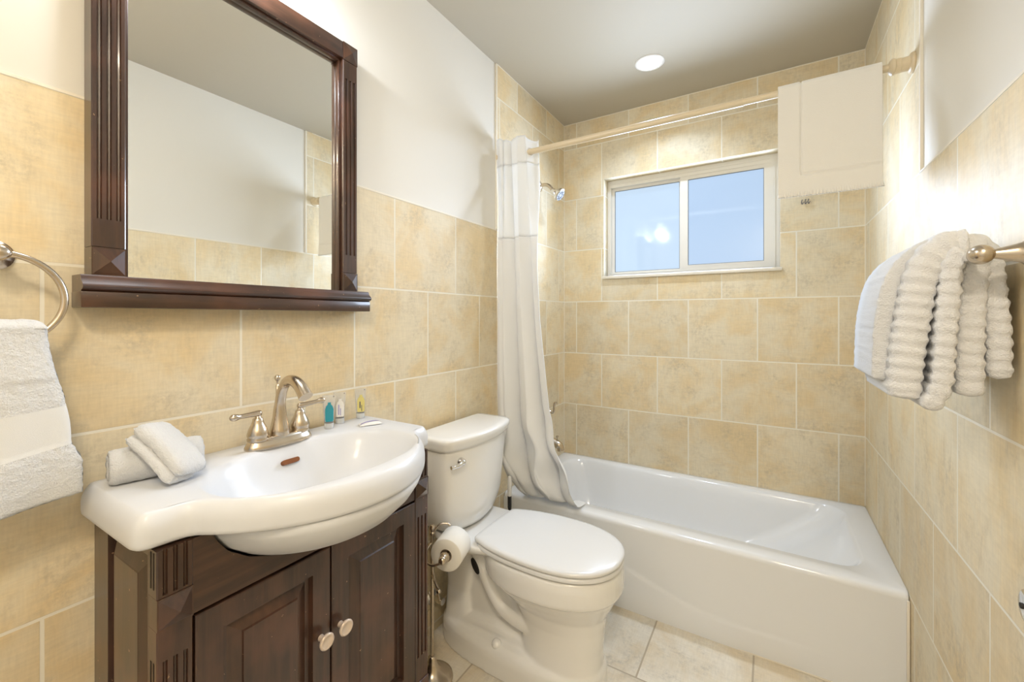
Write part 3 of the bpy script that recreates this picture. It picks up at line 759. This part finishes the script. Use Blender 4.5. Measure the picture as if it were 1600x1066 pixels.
# stop valve on the wall behind the toilet paper
sv = thing('supply_valve', 'chrome water supply stop valve on the wall behind the toilet', 'valve', (0, 1.262, .14))
b = BM(); lathe(b, [(.030, 0), (.030, .003), (.022, .008), (.010, .010), (.010, .04), (.013, .042), (.013, .062), (0, .063)], (0.0, 1.262, .14), (1, 0, 0), 24); obj('escutcheon', b, 'chrome', sv, angle=40)
b = BM(); tube(b, spline([(.052, 1.255, .14), (.050, 1.235, .22), (.048, 1.215, .30), (.048, 1.205, .37)]), .005); obj('supply_hose', b, 'nickel', sv)

# toilet brush standing between the toilet and the tub
TBX, TBY = .132, 1.640
tbq = thing('toilet_brush', 'white toilet brush with black grip behind the toilet by tub', 'toilet brush', (TBX, TBY, 0))
b = BM(); lathe(b, [(.040, 0), (.042, .004), (.038, .12), (.040, .125), (.030, .126), (.028, .02)], (TBX, TBY, 0)); obj('holder', b, 'white_plastic', tbq, angle=50)
b = BM(); lathe(b, [(.007, .02), (.007, .375), (.009, .377), (.009, .43), (.006, .432)], (TBX, TBY, 0), n=14); obj('grip', b, 'black', tbq, angle=50)
b = BM(); lathe(b, [(.008, .43), (.0095, .44), (.010, .505), (.007, .52), (0, .523)], (TBX, TBY, 0), n=14); obj('handle', b, 'white_plastic', tbq, angle=50)

# ------------------------------------------------------------------ toilet paper stand and roll
SX, SY = .152, 1.100
st = thing('toilet_paper_stand', 'brushed nickel toilet paper stand on floor beside the vanity', 'stand', (SX, SY, 0))
b = BM(); lathe(b, [(.070, 0), (.072, .004), (.070, .010), (.055, .016), (.036, .026), (.022, .042), (.015, .06), (.013, .075), (.009, .08)], (SX, SY, 0), n=36); obj('base', b, 'nickel', st, angle=180)
b = BM(); lathe(b, [(.0065, .07), (.0065, .495), (.009, .498), (.009, .504), (.006, .507), (.0085, .514), (.010, .522), (.0075, .530), (0, .533)], (SX, SY, 0), n=16); obj('pole', b, 'nickel', st, angle=50)
ra = Vector((-.30, .954, 0)).normalized(); rp = Vector((.232, 1.078, .470))    # roll axis and the middle of its near face
b = BM()
tube(b, spline([(SX, SY, .470), (.157, 1.068, .456), (.180, 1.044, .440), (.208, 1.040, .437), rp - ra * .024 + Vector((0, 0, -.020)), rp - ra * .008 - Vector((0, 0, .012)), rp + ra * .03 - Vector((0, 0, .010)), rp + ra * .092 - Vector((0, 0, .010))]), .0042, 10)
obj('roll_arm', b, 'nickel', st, angle=180)
b = BM(); tube(b, spline([(SX, SY, .47), (SX + .004, SY + .006, .505), (.168, 1.118, .526), (.188, 1.134, .530), (.200, 1.140, .522)]), .0042, 10); obj('hook', b, 'nickel', st, angle=180)
b = BM(); lathe(b, [(.004, -.040), (.010, -.038), (.0135, -.028), (.0115, -.020), (.015, -.016), (.017, -.008), (.015, -.004), (.008, -.002)], rp - Vector((0, 0, .012)), ra, 20); obj('arm_finial', b, 'nickel', st, angle=180)
b = BM(); tube(b, spline([(SX, SY, .36), (.175, 1.085, .355), (.205, 1.075, .335), (.215, 1.060, .345)]), [.004] * 7 + [.005] * 6 + [.007] * 6, 10); obj('lower_bracket', b, 'nickel', st, angle=180)
roll = thing('toilet_paper_roll', 'white toilet paper roll hanging on the nickel stand', 'toilet paper', tuple(rp))
b = BM()
q = [(.021, 0), (.030, -.001), (.052, 0), (.0545, .003), (.0545, .097), (.052, .10), (.021, .10), (.021, 0)]
qv = Vector((0, 0, 1)).rotation_difference(ra)
rings = [[rp - Vector((0, 0, .012)) + qv @ Vector((r * math.cos(2 * PI * i / 44), r * math.sin(2 * PI * i / 44), h * .94)) for i in range(44)] for r, h in q]
loft(b, rings); obj('paper', b, 'paper', roll, angle=50)
b = BM(); rings = [[rp - Vector((0, 0, .012)) + qv @ Vector((r * math.cos(2 * PI * i / 32), r * math.sin(2 * PI * i / 32), h)) for i in range(32)] for r, h in [(.0205, .001), (.0205, .093), (.0195, .093), (.0195, .001), (.0205, .001)]]
loft(b, rings); obj('core', b, 'cardboard', roll, angle=50)

# ------------------------------------------------------------------ curtain rod, curtain, mat on the rod
RY, RZ = 1.757, 2.031
rod = thing('curtain_rod', 'cream shower curtain rod spanning the tub alcove', 'curtain rod', (W / 2, RY, RZ))
b = BM(); tube(b, [(.0, RY, RZ), (1.06, RY, RZ)], .0135, 20); tube(b, [(1.05, RY, RZ), (W, RY, RZ)], .0120, 20); obj('pole', b, 'rod', rod, angle=60)
b = BM(); lathe(b, [(.0135, 0), (.0145, .002), (.0145, .005), (.0135, .007)], (1.057, RY, RZ), (1, 0, 0)); obj('joint_ring', b, 'rod', rod)
for x, s in ((0, 1), (W, -1)):
    b = BM(); lathe(b, [(.031, 0), (.032, .004), (.029, .009), (.022, .012), (.021, .030), (.0225, .032), (.0225, .044), (.025, .046), (.025, .052), (.0225, .055), (.018, .058), (.013, .06)], (x, RY, RZ), (s, 0, 0), 28); obj('end_flange', b, 'rod', rod, angle=35)

cur = thing('shower_curtain', 'white hookless shower curtain bunched at the left end of the rod', 'shower curtain', (.12, RY, RZ))
def cur_pt(u, z):
    """u 0..1 across the gathered cloth, z height; the bottom of the cloth is laid over the tub rim"""
    zr = [.372, .42, .48, .60, .72, .82, 1.23, 1.70, 2.10]
    xl = interp(zr, [.150, .112, .078, .036, .018, .012, .006, .006, .008], z)
    xr = interp(zr, [.425, .418, .408, .372, .335, .303, .246, .212, .196], z)
    am = interp(zr, [.016, .030, .040, .046, .044, .040, .032, .022, .008], z)
    yc = interp(zr, [1.795, 1.762, 1.745, 1.738, 1.742, 1.748, 1.755, 1.748, 1.728], z)
    hi = smooth((z - 1.45) / .5)
    ph = 2 * PI * 2.4 * u + .5 * math.sin(z * 1.9) - .9
    y = yc - am * (.85 * math.sin(ph) + .28 * math.sin(2 * ph + 1.1 + z * 1.2) * (1 - hi)) + hi * .006 * math.sin(2 * PI * 5.5 * u + 1) + hi * .075 * smooth((u - .80) / .20)
    y += .0025 * math.sin(u * 41 + z * 3.1) - .018 * smooth((.14 - u) / .14)
    low = smooth((.86 - z) / .30) * smooth((z - .36) / .12)
    y += low * (.016 * math.sin(u * 5.5 + z * 17 + 1) + .010 * math.sin(u * 12 - z * 27) - .014)
    x = xl + (xr - xl) * (u + .030 * math.sin(2 * ph))
    x += low * .010 * math.sin(z * 26 + u * 6)
    return Vector((max(x, .004), y, z))
zt = 2.100
def top_wave(u): return .008 * math.sin(u * 11 + .5) + .004 * math.sin(u * 26)
def cur_part(name, za, zb, m, nv, top=False):
    b = BM()
    def f(u, v):
        z = za + (zb - za) * v
        if top: z += top_wave(u) * v
        return cur_pt(u, z)
    grid(b, f, 180, nv)
    o = obj(name, b, m, cur, angle=180)
    s = o.modifiers.new('solid', 'SOLIDIFY'); s.thickness = .0016; s.offset = 0
    return o
cur_part('header_band', 1.980, zt, 'curtain', 10, True)
cur_part('sheer_panel', 1.630, 1.980, 'sheer', 24)
cur_part('main_panel', .40, 1.630, 'curtain', 120)
b = BM()                                # hem folded down over the rim of the tub
def tail(u, v):
    p = cur_pt(u, .40); q = Vector((p.x - .006, 1.868 + .012 * math.sin(u * 9), TZ + .004 + .003 * math.sin(u * 23)))
    m1 = Vector((p.x, TY0 - .004 + .010 * math.sin(u * 13), TZ + .016 + .008 * math.sin(u * 19)))
    t = v; return (1 - t) ** 2 * p + 2 * t * (1 - t) * m1 + t * t * q
grid(b, tail, 180, 14); o = obj('draped_hem', b, 'curtain', cur, angle=180)
b = BM(); lathe(b, [(.016, -.002), (.021, -.002), (.022, 0), (.021, .002), (.016, .002), (.016, -.002)], (.172, RY, RZ), (.75, -.66, 0), 28); obj('grommet_ring', b, 'white_plastic', cur, angle=180)

# folded bath mat hanging over the rod
bmt = thing('bath_mat', 'cream folded bath mat draped over the curtain rod by the window', 'bath mat', (1.31, RY, RZ))
b = BM()
BX0, BX1 = 1.170, 1.447
RR = .019
def mat_pt(u, v, off):
    x = BX0 + (BX1 - BX0) * u; Lf, Lb, arc = .375, .350, PI * RR
    s = v * (Lf + arc + Lb)
    r = RR + off
    if s < Lf: y, z = RY - r, RZ - (Lf - s)
    elif s < Lf + arc: a = (s - Lf) / RR; y, z = RY - r * math.cos(a), RZ + r * math.sin(a)
    else: y, z = RY + r, RZ - (s - Lf - arc)
    if s < Lf:
        y -= .003 * math.sin(u * 5 + 1) * (Lf - s) / Lf + .004 * (Lf - s) / Lf
    return Vector((x, y, z))
def mat_f(u, v):
    s = v * (.375 + PI * RR + .350); off = 0
    x = BX0 + (BX1 - BX0) * u
    g = 0
    if s < .375:
        zl = s                          # distance above the hem
        g = max(g, math.exp(-((x - 1.236) / .0028) ** 2) * (1 if zl > .074 else 0), math.exp(-((zl - .074) / .0028) ** 2) * (1 if x > 1.236 else 0))
        if zl < .012: off += .0015 * math.sin(x * 900) ; g = max(g, .8 * math.exp(-((zl - .012) / .002) ** 2))
        if x > 1.24 and zl > .08: off -= .0015
    else:
        g = max(g, math.exp(-((x - 1.236) / .0028) ** 2))
    p = mat_pt(u, v, off + .004 - .004 * g)
    return p
grid(b, mat_f, 150, 170)
o = obj('cloth', b, 'mat_cloth', bmt, angle=180); s_ = o.modifiers.new('solid', 'SOLIDIFY'); s_.thickness = .007; s_.offset = -1

# ------------------------------------------------------------------ shower fittings
sh = thing('shower', 'chrome shower head on a bent nickel arm above the tub', 'shower head', (0, 2.17, 2.0))
SYY = 2.185
b = BM(); lathe(b, [(.034, 0), (.034, .002), (.028, .006), (.014, .010), (.012, .014)], (0, SYY, 2.01), (1, 0, 0), 28); obj('flange', b, 'chrome', sh, angle=180)
b = BM(); tube(b, spline([(.0, SYY, 2.01), (.035, SYY, 2.012), (.062, SYY, 2.000), (.085, SYY, 1.972)]), .0105, 14); obj('shower_arm', b, 'nickel', sh, angle=180)
dh = Vector((.80, 0, -.60)).normalized(); p0 = Vector((.083, SYY, 1.974))
b = BM(); lathe(b, [(.011, 0), (.014, .004), (.014, .016), (.017, .022), (.022, .030), (.034, .044), (.038, .050), (.039, .060), (.036, .063), (0, .064)], p0, dh, 32); hd = obj('head', b, 'chrome', sh, angle=50)
b = BM()
for k in range(16):
    a = 2 * PI * k / 16; e1_ = dh.cross(Vector((0, 1, 0))).normalized(); e2_ = Vector((0, 1, 0)); c_ = p0 + dh * .0640
    ra_ = .026 if k % 2 else .018
    v_ = e1_ * math.cos(a) + e2_ * math.sin(a); t_ = -e1_ * math.sin(a) + e2_ * math.cos(a)
    ps = [c_ + v_ * (ra_ - .010) - t_ * .0016, c_ + v_ * (ra_ + .004) - t_ * .0030, c_ + v_ * (ra_ + .004) + t_ * .0030, c_ + v_ * (ra_ - .010) + t_ * .0016]
    loft(b, [[p + dh * -.001 for p in ps], [p + dh * .0012 for p in ps]], True, True)
obj('nozzle_pattern', b, 'black', hd, smooth=False)
b = BM(); lathe(b, [(.031, .0625), (.031, .0642), (0, .0644)], p0, dh, 32); obj('face_disc', b, 'face_grey', hd, angle=50)

va = thing('tub_valve', 'nickel lever tub valve on the tiled wall behind curtain', 'valve', (0, 2.19, .72))
b = BM(); lathe(b, [(.075, 0), (.075, .003), (.066, .008), (.03, .012), (.026, .03), (.022, .05), (.012, .058), (0, .06)], (0, 2.19, .72), (1, 0, 0), 32); obj('escutcheon', b, 'nickel', va, angle=50)
b = BM(); tube(b, spline([(.055, 2.19, .712), (.075, 2.19, .700), (.090, 2.19, .706), (.092, 2.19, .735), (.096, 2.19, .755), (.106, 2.19, .760)]), [.008] * 8 + [.006] * 12 + [.0065] * 6, 12); obj('lever_handle', b, 'nickel', va, angle=180)
sp = thing('tub_spout', 'nickel tub spout on the tiled wall above the tub rim', 'tub spout', (0, 2.19, .51))
b = BM(); tube(b, spline([(.0, 2.19, .53), (.05, 2.19, .532), (.10, 2.19, .527), (.128, 2.19, .512), (.134, 2.19, .490)]), [.026] * 6 + [.025] * 6 + [.023] * 6 + [.020] * 7, 18); obj('spout_body', b, 'nickel', sp, angle=60)
b = BM(); lathe(b, [(.004, 0), (.004, .016), (.007, .018), (.007, .026), (0, .028)], (.112, 2.19, .545), (0, 0, 1), 12); obj('diverter_knob', b, 'nickel', sp)

hk = tag(bpy.data.objects.new('wall_hook', None), 'tiny dark wire hook on the back wall tile below the bath mat', 'hook'); C.objects.link(hk); hk.location = (1.293, D, 1.816)
b = BM()
for dx in (-.012, .002, .014): tube(b, spline([(1.293 + dx, D, 1.826), (1.293 + dx, D - .008, 1.824), (1.290 + dx, D - .012, 1.810), (1.293 + dx, D - .014, 1.802), (1.298 + dx, D - .012, 1.812)]), .0016, 8)
obj('wire', b, 'ink', hk)

# ------------------------------------------------------------------ towel ring with hand towel (left)
RC = Vector((.058, .155, 1.277)); RRR = .076
tr = thing('towel_ring', 'brushed nickel towel ring on the wall beside the mirror', 'towel ring', (0, .155, 1.35))
b = BM(); lathe(b, [(.026, 0), (.026, .005), (.020, .010), (.012, .014), (.010, .040), (.013, .046), (.013, .066), (.008, .072), (0, .073)], (0, .155, 1.353), (1, 0, 0), 28); obj('mount', b, 'nickel', tr, angle=50)
b = BM(); n = 64
rg = [[RC + Vector((.0055 * math.cos(k * PI / 6), (RRR + .0055 * math.sin(k * PI / 6)) * math.sin(2 * PI * i / n), (RRR + .0055 * math.sin(k * PI / 6)) * math.cos(2 * PI * i / n))) for k in range(12)] for i in range(n + 1)]
loft(b, rg); bmesh.ops.remove_doubles(b, verts=b.verts, dist=1e-5); obj('ring', b, 'nickel', tr, angle=180)
ht = thing('hand_towel', 'white hand towel with woven band hanging through the towel ring', 'towel', (.06, .155, 1.2))
zt_ = RC.z - RRR + .006
ZB = .922
def leg(z, u, sd, front):
    """point of the front or rear leg; z from the ring down to the hem"""
    v = (zt_ + .02 - z) / (zt_ + .02 - ZB); a = math.sin((2 * u - 1) * PI / 2)
    w = .050 + .028 * smooth(v * 1.5)
    if front:
        th = interp([0, .28, .30, .45, .68, .74, .90, 1], [.012, .012, .0095, .0085, .0085, .0115, .0135, .0115], 1 - v if False else v)
        w += .012 * smooth((v - .70) / .12) - .002 * smooth((v - .40) / .05) * (1 - smooth((v - .68) / .06))
        x = .082 + .014 * smooth(v * 2) + .004 * math.sin(a * 4 + v * 3) * v
    else:
        th = .009; x = .046 - .016 * smooth(v * 2); w -= .004
    e = (1 - abs(a) ** 6) ** .5
    if v > .97: e *= math.sqrt(max(0, 1 - ((v - .97) / .03) ** 2))
    return Vector((x + sd * th * e, .155 + a * w, z + (.012 * a * smooth((v - .3) / .3) if front else 0)))
def legpart(name, za, zb, m, front, fz):
    b = BM()
    nv = max(8, int(abs(za - zb) / .003))
    for sd in (1, -1): grid(b, lambda u, v: leg(za + (zb - za) * v, u, sd, front), 56, nv)
    return b
b = legpart('t', zt_ + .02, 1.085, 'terry', True, 1); bb_ = legpart('t', zt_ + .02, .95, 'terry', False, 1)
me_ = bpy.data.meshes.new('tmp'); bb_.to_mesh(me_); b.from_mesh(me_); bb_.free(); bpy.data.meshes.remove(me_)
def over(u, v):
    a = math.sin((2 * u - 1) * PI / 2); t = PI * v
    return Vector((.062 + .032 * math.cos(t), .155 + a * .050, zt_ + .019 + (.016 * math.sin(t)) * (1 - abs(a) ** 6) ** .5))
grid(b, over, 56, 14)
fuzz(b, .0014, 150)
obj('terry_body', b, 'terry', ht, angle=180)
wb_ = obj('woven_band', legpart('b', 1.085, 1.012, 'band', True, 0), 'band', ht, angle=180)
b = legpart('h', 1.012, ZB, 'terry', True, 1); fuzz(b, .0018, 160, 3); obj('terry_hem', b, 'terry', ht, angle=180)

# ------------------------------------------------------------------ towel bar with ribbed towels (right)
BXX, BZ = 1.452, 1.352
tbar = thing('towel_bar', 'brushed nickel towel bar on the right wall carrying ribbed towel', 'towel bar', (BXX, 1.3, BZ))
b = BM(); tube(b, [(BXX, 1.04, BZ), (BXX, 1.60, BZ)], .0098, 18); obj('bar', b, 'chrome', tbar)
for y in (1.03, 1.60):
    b = BM(); lathe(b, [(.0, -.021), (.009, -.020), (.0145, -.012), (.0165, -.004), (.0165, .004), (.013, .011), (.0105, .016), (.0115, .020), (.0105, .026), (.009, .028)], (BXX, y, BZ), (0, 1, 0), 24); obj('ball_joint', b, 'nickel', tbar, angle=180)
    b = BM(); lathe(b, [(.007, 0), (.0075, .012), (.0095, .022), (.014, .038), (.017, .048), (.024, .055), (.030, .062), (.031, .0715)], (BXX, y, BZ), (1, 0, 0.0), 24); obj('post', b, 'nickel', tbar, angle=60)
tw = thing('ribbed_towel', 'thick cream ribbed towel folded over the bar on right wall', 'towel', (1.42, 1.2, BZ))
def slab_fold(name, path, th, y0, y1, rib, m='terry_cream', nose=True):
    """thick layer of cloth following path (x,z), running from y0 (near) to y1, with horizontal ribs"""
    b = BM(); P = [Vector((p[0], 0, p[1])) for p in spline([(p[0], p[1], 0) for p in path], 10)]
    P = [Vector((p.x, 0, q_[1])) for p, q_ in zip(P, [(v.x, v.y) for v in spline([(p[0], p[1], 0) for p in path], 10)])]
    # resample evenly
    L = [0]
    for a, c in zip(P, P[1:]): L.append(L[-1] + (c - a).length)
    ns = max(24, int(L[-1] / .0022)); Q = []
    for i in range(ns + 1):
        s = L[-1] * i / ns; k = 0
        while k < len(L) - 2 and L[k + 1] < s: k += 1
        Q.append((P[k].lerp(P[k + 1], (s - L[k]) / max(1e-9, L[k + 1] - L[k])), s))
    n = 20; rings = []
    for i, (p, s) in enumerate(Q):
        a = Q[max(i - 1, 0)][0]; c = Q[min(i + 1, ns)][0]; t = (c - a).normalized(); nx = Vector((t.z, 0, -t.x))
        r = th * (1 + rib * math.sin(2 * PI * s / .0235))
        endt = min(s, L[-1] - s); 
        if endt < .008: r *= math.sqrt(max(.02, 1 - (1 - endt / .008) ** 2))
        ring = []
        for k in range(n):                # rounded nose toward the camera, open run toward y1
            ang = PI * k / (n - 1); ca = math.cos(ang)
            ring.append(p + nx * r * math.copysign(abs(ca) ** .75, ca) + Vector((0, y0 - (r * math.sin(ang) ** .8 * .7), 0)))
        ring = [p + nx * r + Vector((0, y1 - (y1 - y0) * w_, 0)) for w_ in (0, .33, .66)] + ring + [p - nx * r + Vector((0, y1 - (y1 - y0) * w_, 0)) for w_ in (.66, .33, 0)]
        rings.append(ring)
    loft(b, rings, True, True)
    fuzz(b, .0014, 150, len(name))
    return obj(name, b, m, tw, angle=180)
# outer smooth layer facing the room, then ribbed folds in front of and behind the bar
slab_fold('outer_layer', [(1.452, 1.388), (1.405, 1.378), (1.362, 1.330), (1.343, 1.24), (1.338, 1.118)], .0165, 1.120, 1.325, .012, 'terry')
slab_fold('front_fold', [(1.457, 1.380), (1.425, 1.376), (1.396, 1.335), (1.381, 1.25), (1.370, 1.15), (1.366, 1.088)], .0260, 1.098, 1.30, .07)
slab_fold('inner_fold', [(1.447, 1.366), (1.434, 1.350), (1.428, 1.29), (1.422, 1.20), (1.417, 1.12), (1.398, 1.072)], .0155, 1.085, 1.30, .10)
slab_fold('rear_fold', [(1.438, 1.376), (1.455, 1.381), (1.467, 1.362), (1.465, 1.335), (1.461, 1.27), (1.459, 1.19), (1.458, 1.100)], .0190, 1.100, 1.30, .07)
slab_fold('wall_fold', [(1.442, 1.378), (1.464, 1.383), (1.484, 1.360), (1.494, 1.27), (1.4975, 1.20), (1.498, 1.134)], .0165, 1.108, 1.30, .08)

# chrome plate on the right wall, and the pale panel high on the left wall
pt = thing('wall_plate', 'chrome oval wall plate on the right wall tiles', 'wall plate', (W, 1.055, .745))
b = BM(); lathe(b, [(.030, 0), (.030, .003), (.026, .005), (.01, .006), (0, .006)], (W, 1.075, .747), (-1, 0, 0), 28); obj('plate', b, 'chrome', pt, angle=50)
b = BM(); lathe(b, [(.005, 0), (.005, .002), (0, .003)], (W - .006, 1.084, .746), (-1, 0, 0), 12); obj('screw', b, 'dark', pt)
lp_ = thing('access_panel', 'white flat access panel on the wall above the towel ring', 'panel', (-TK, .12, 1.9))
b = BM(); box(b, -TK, .001, .02, .203, 1.835, 2.08, .002); obj('panel', b, 'paint', lp_)
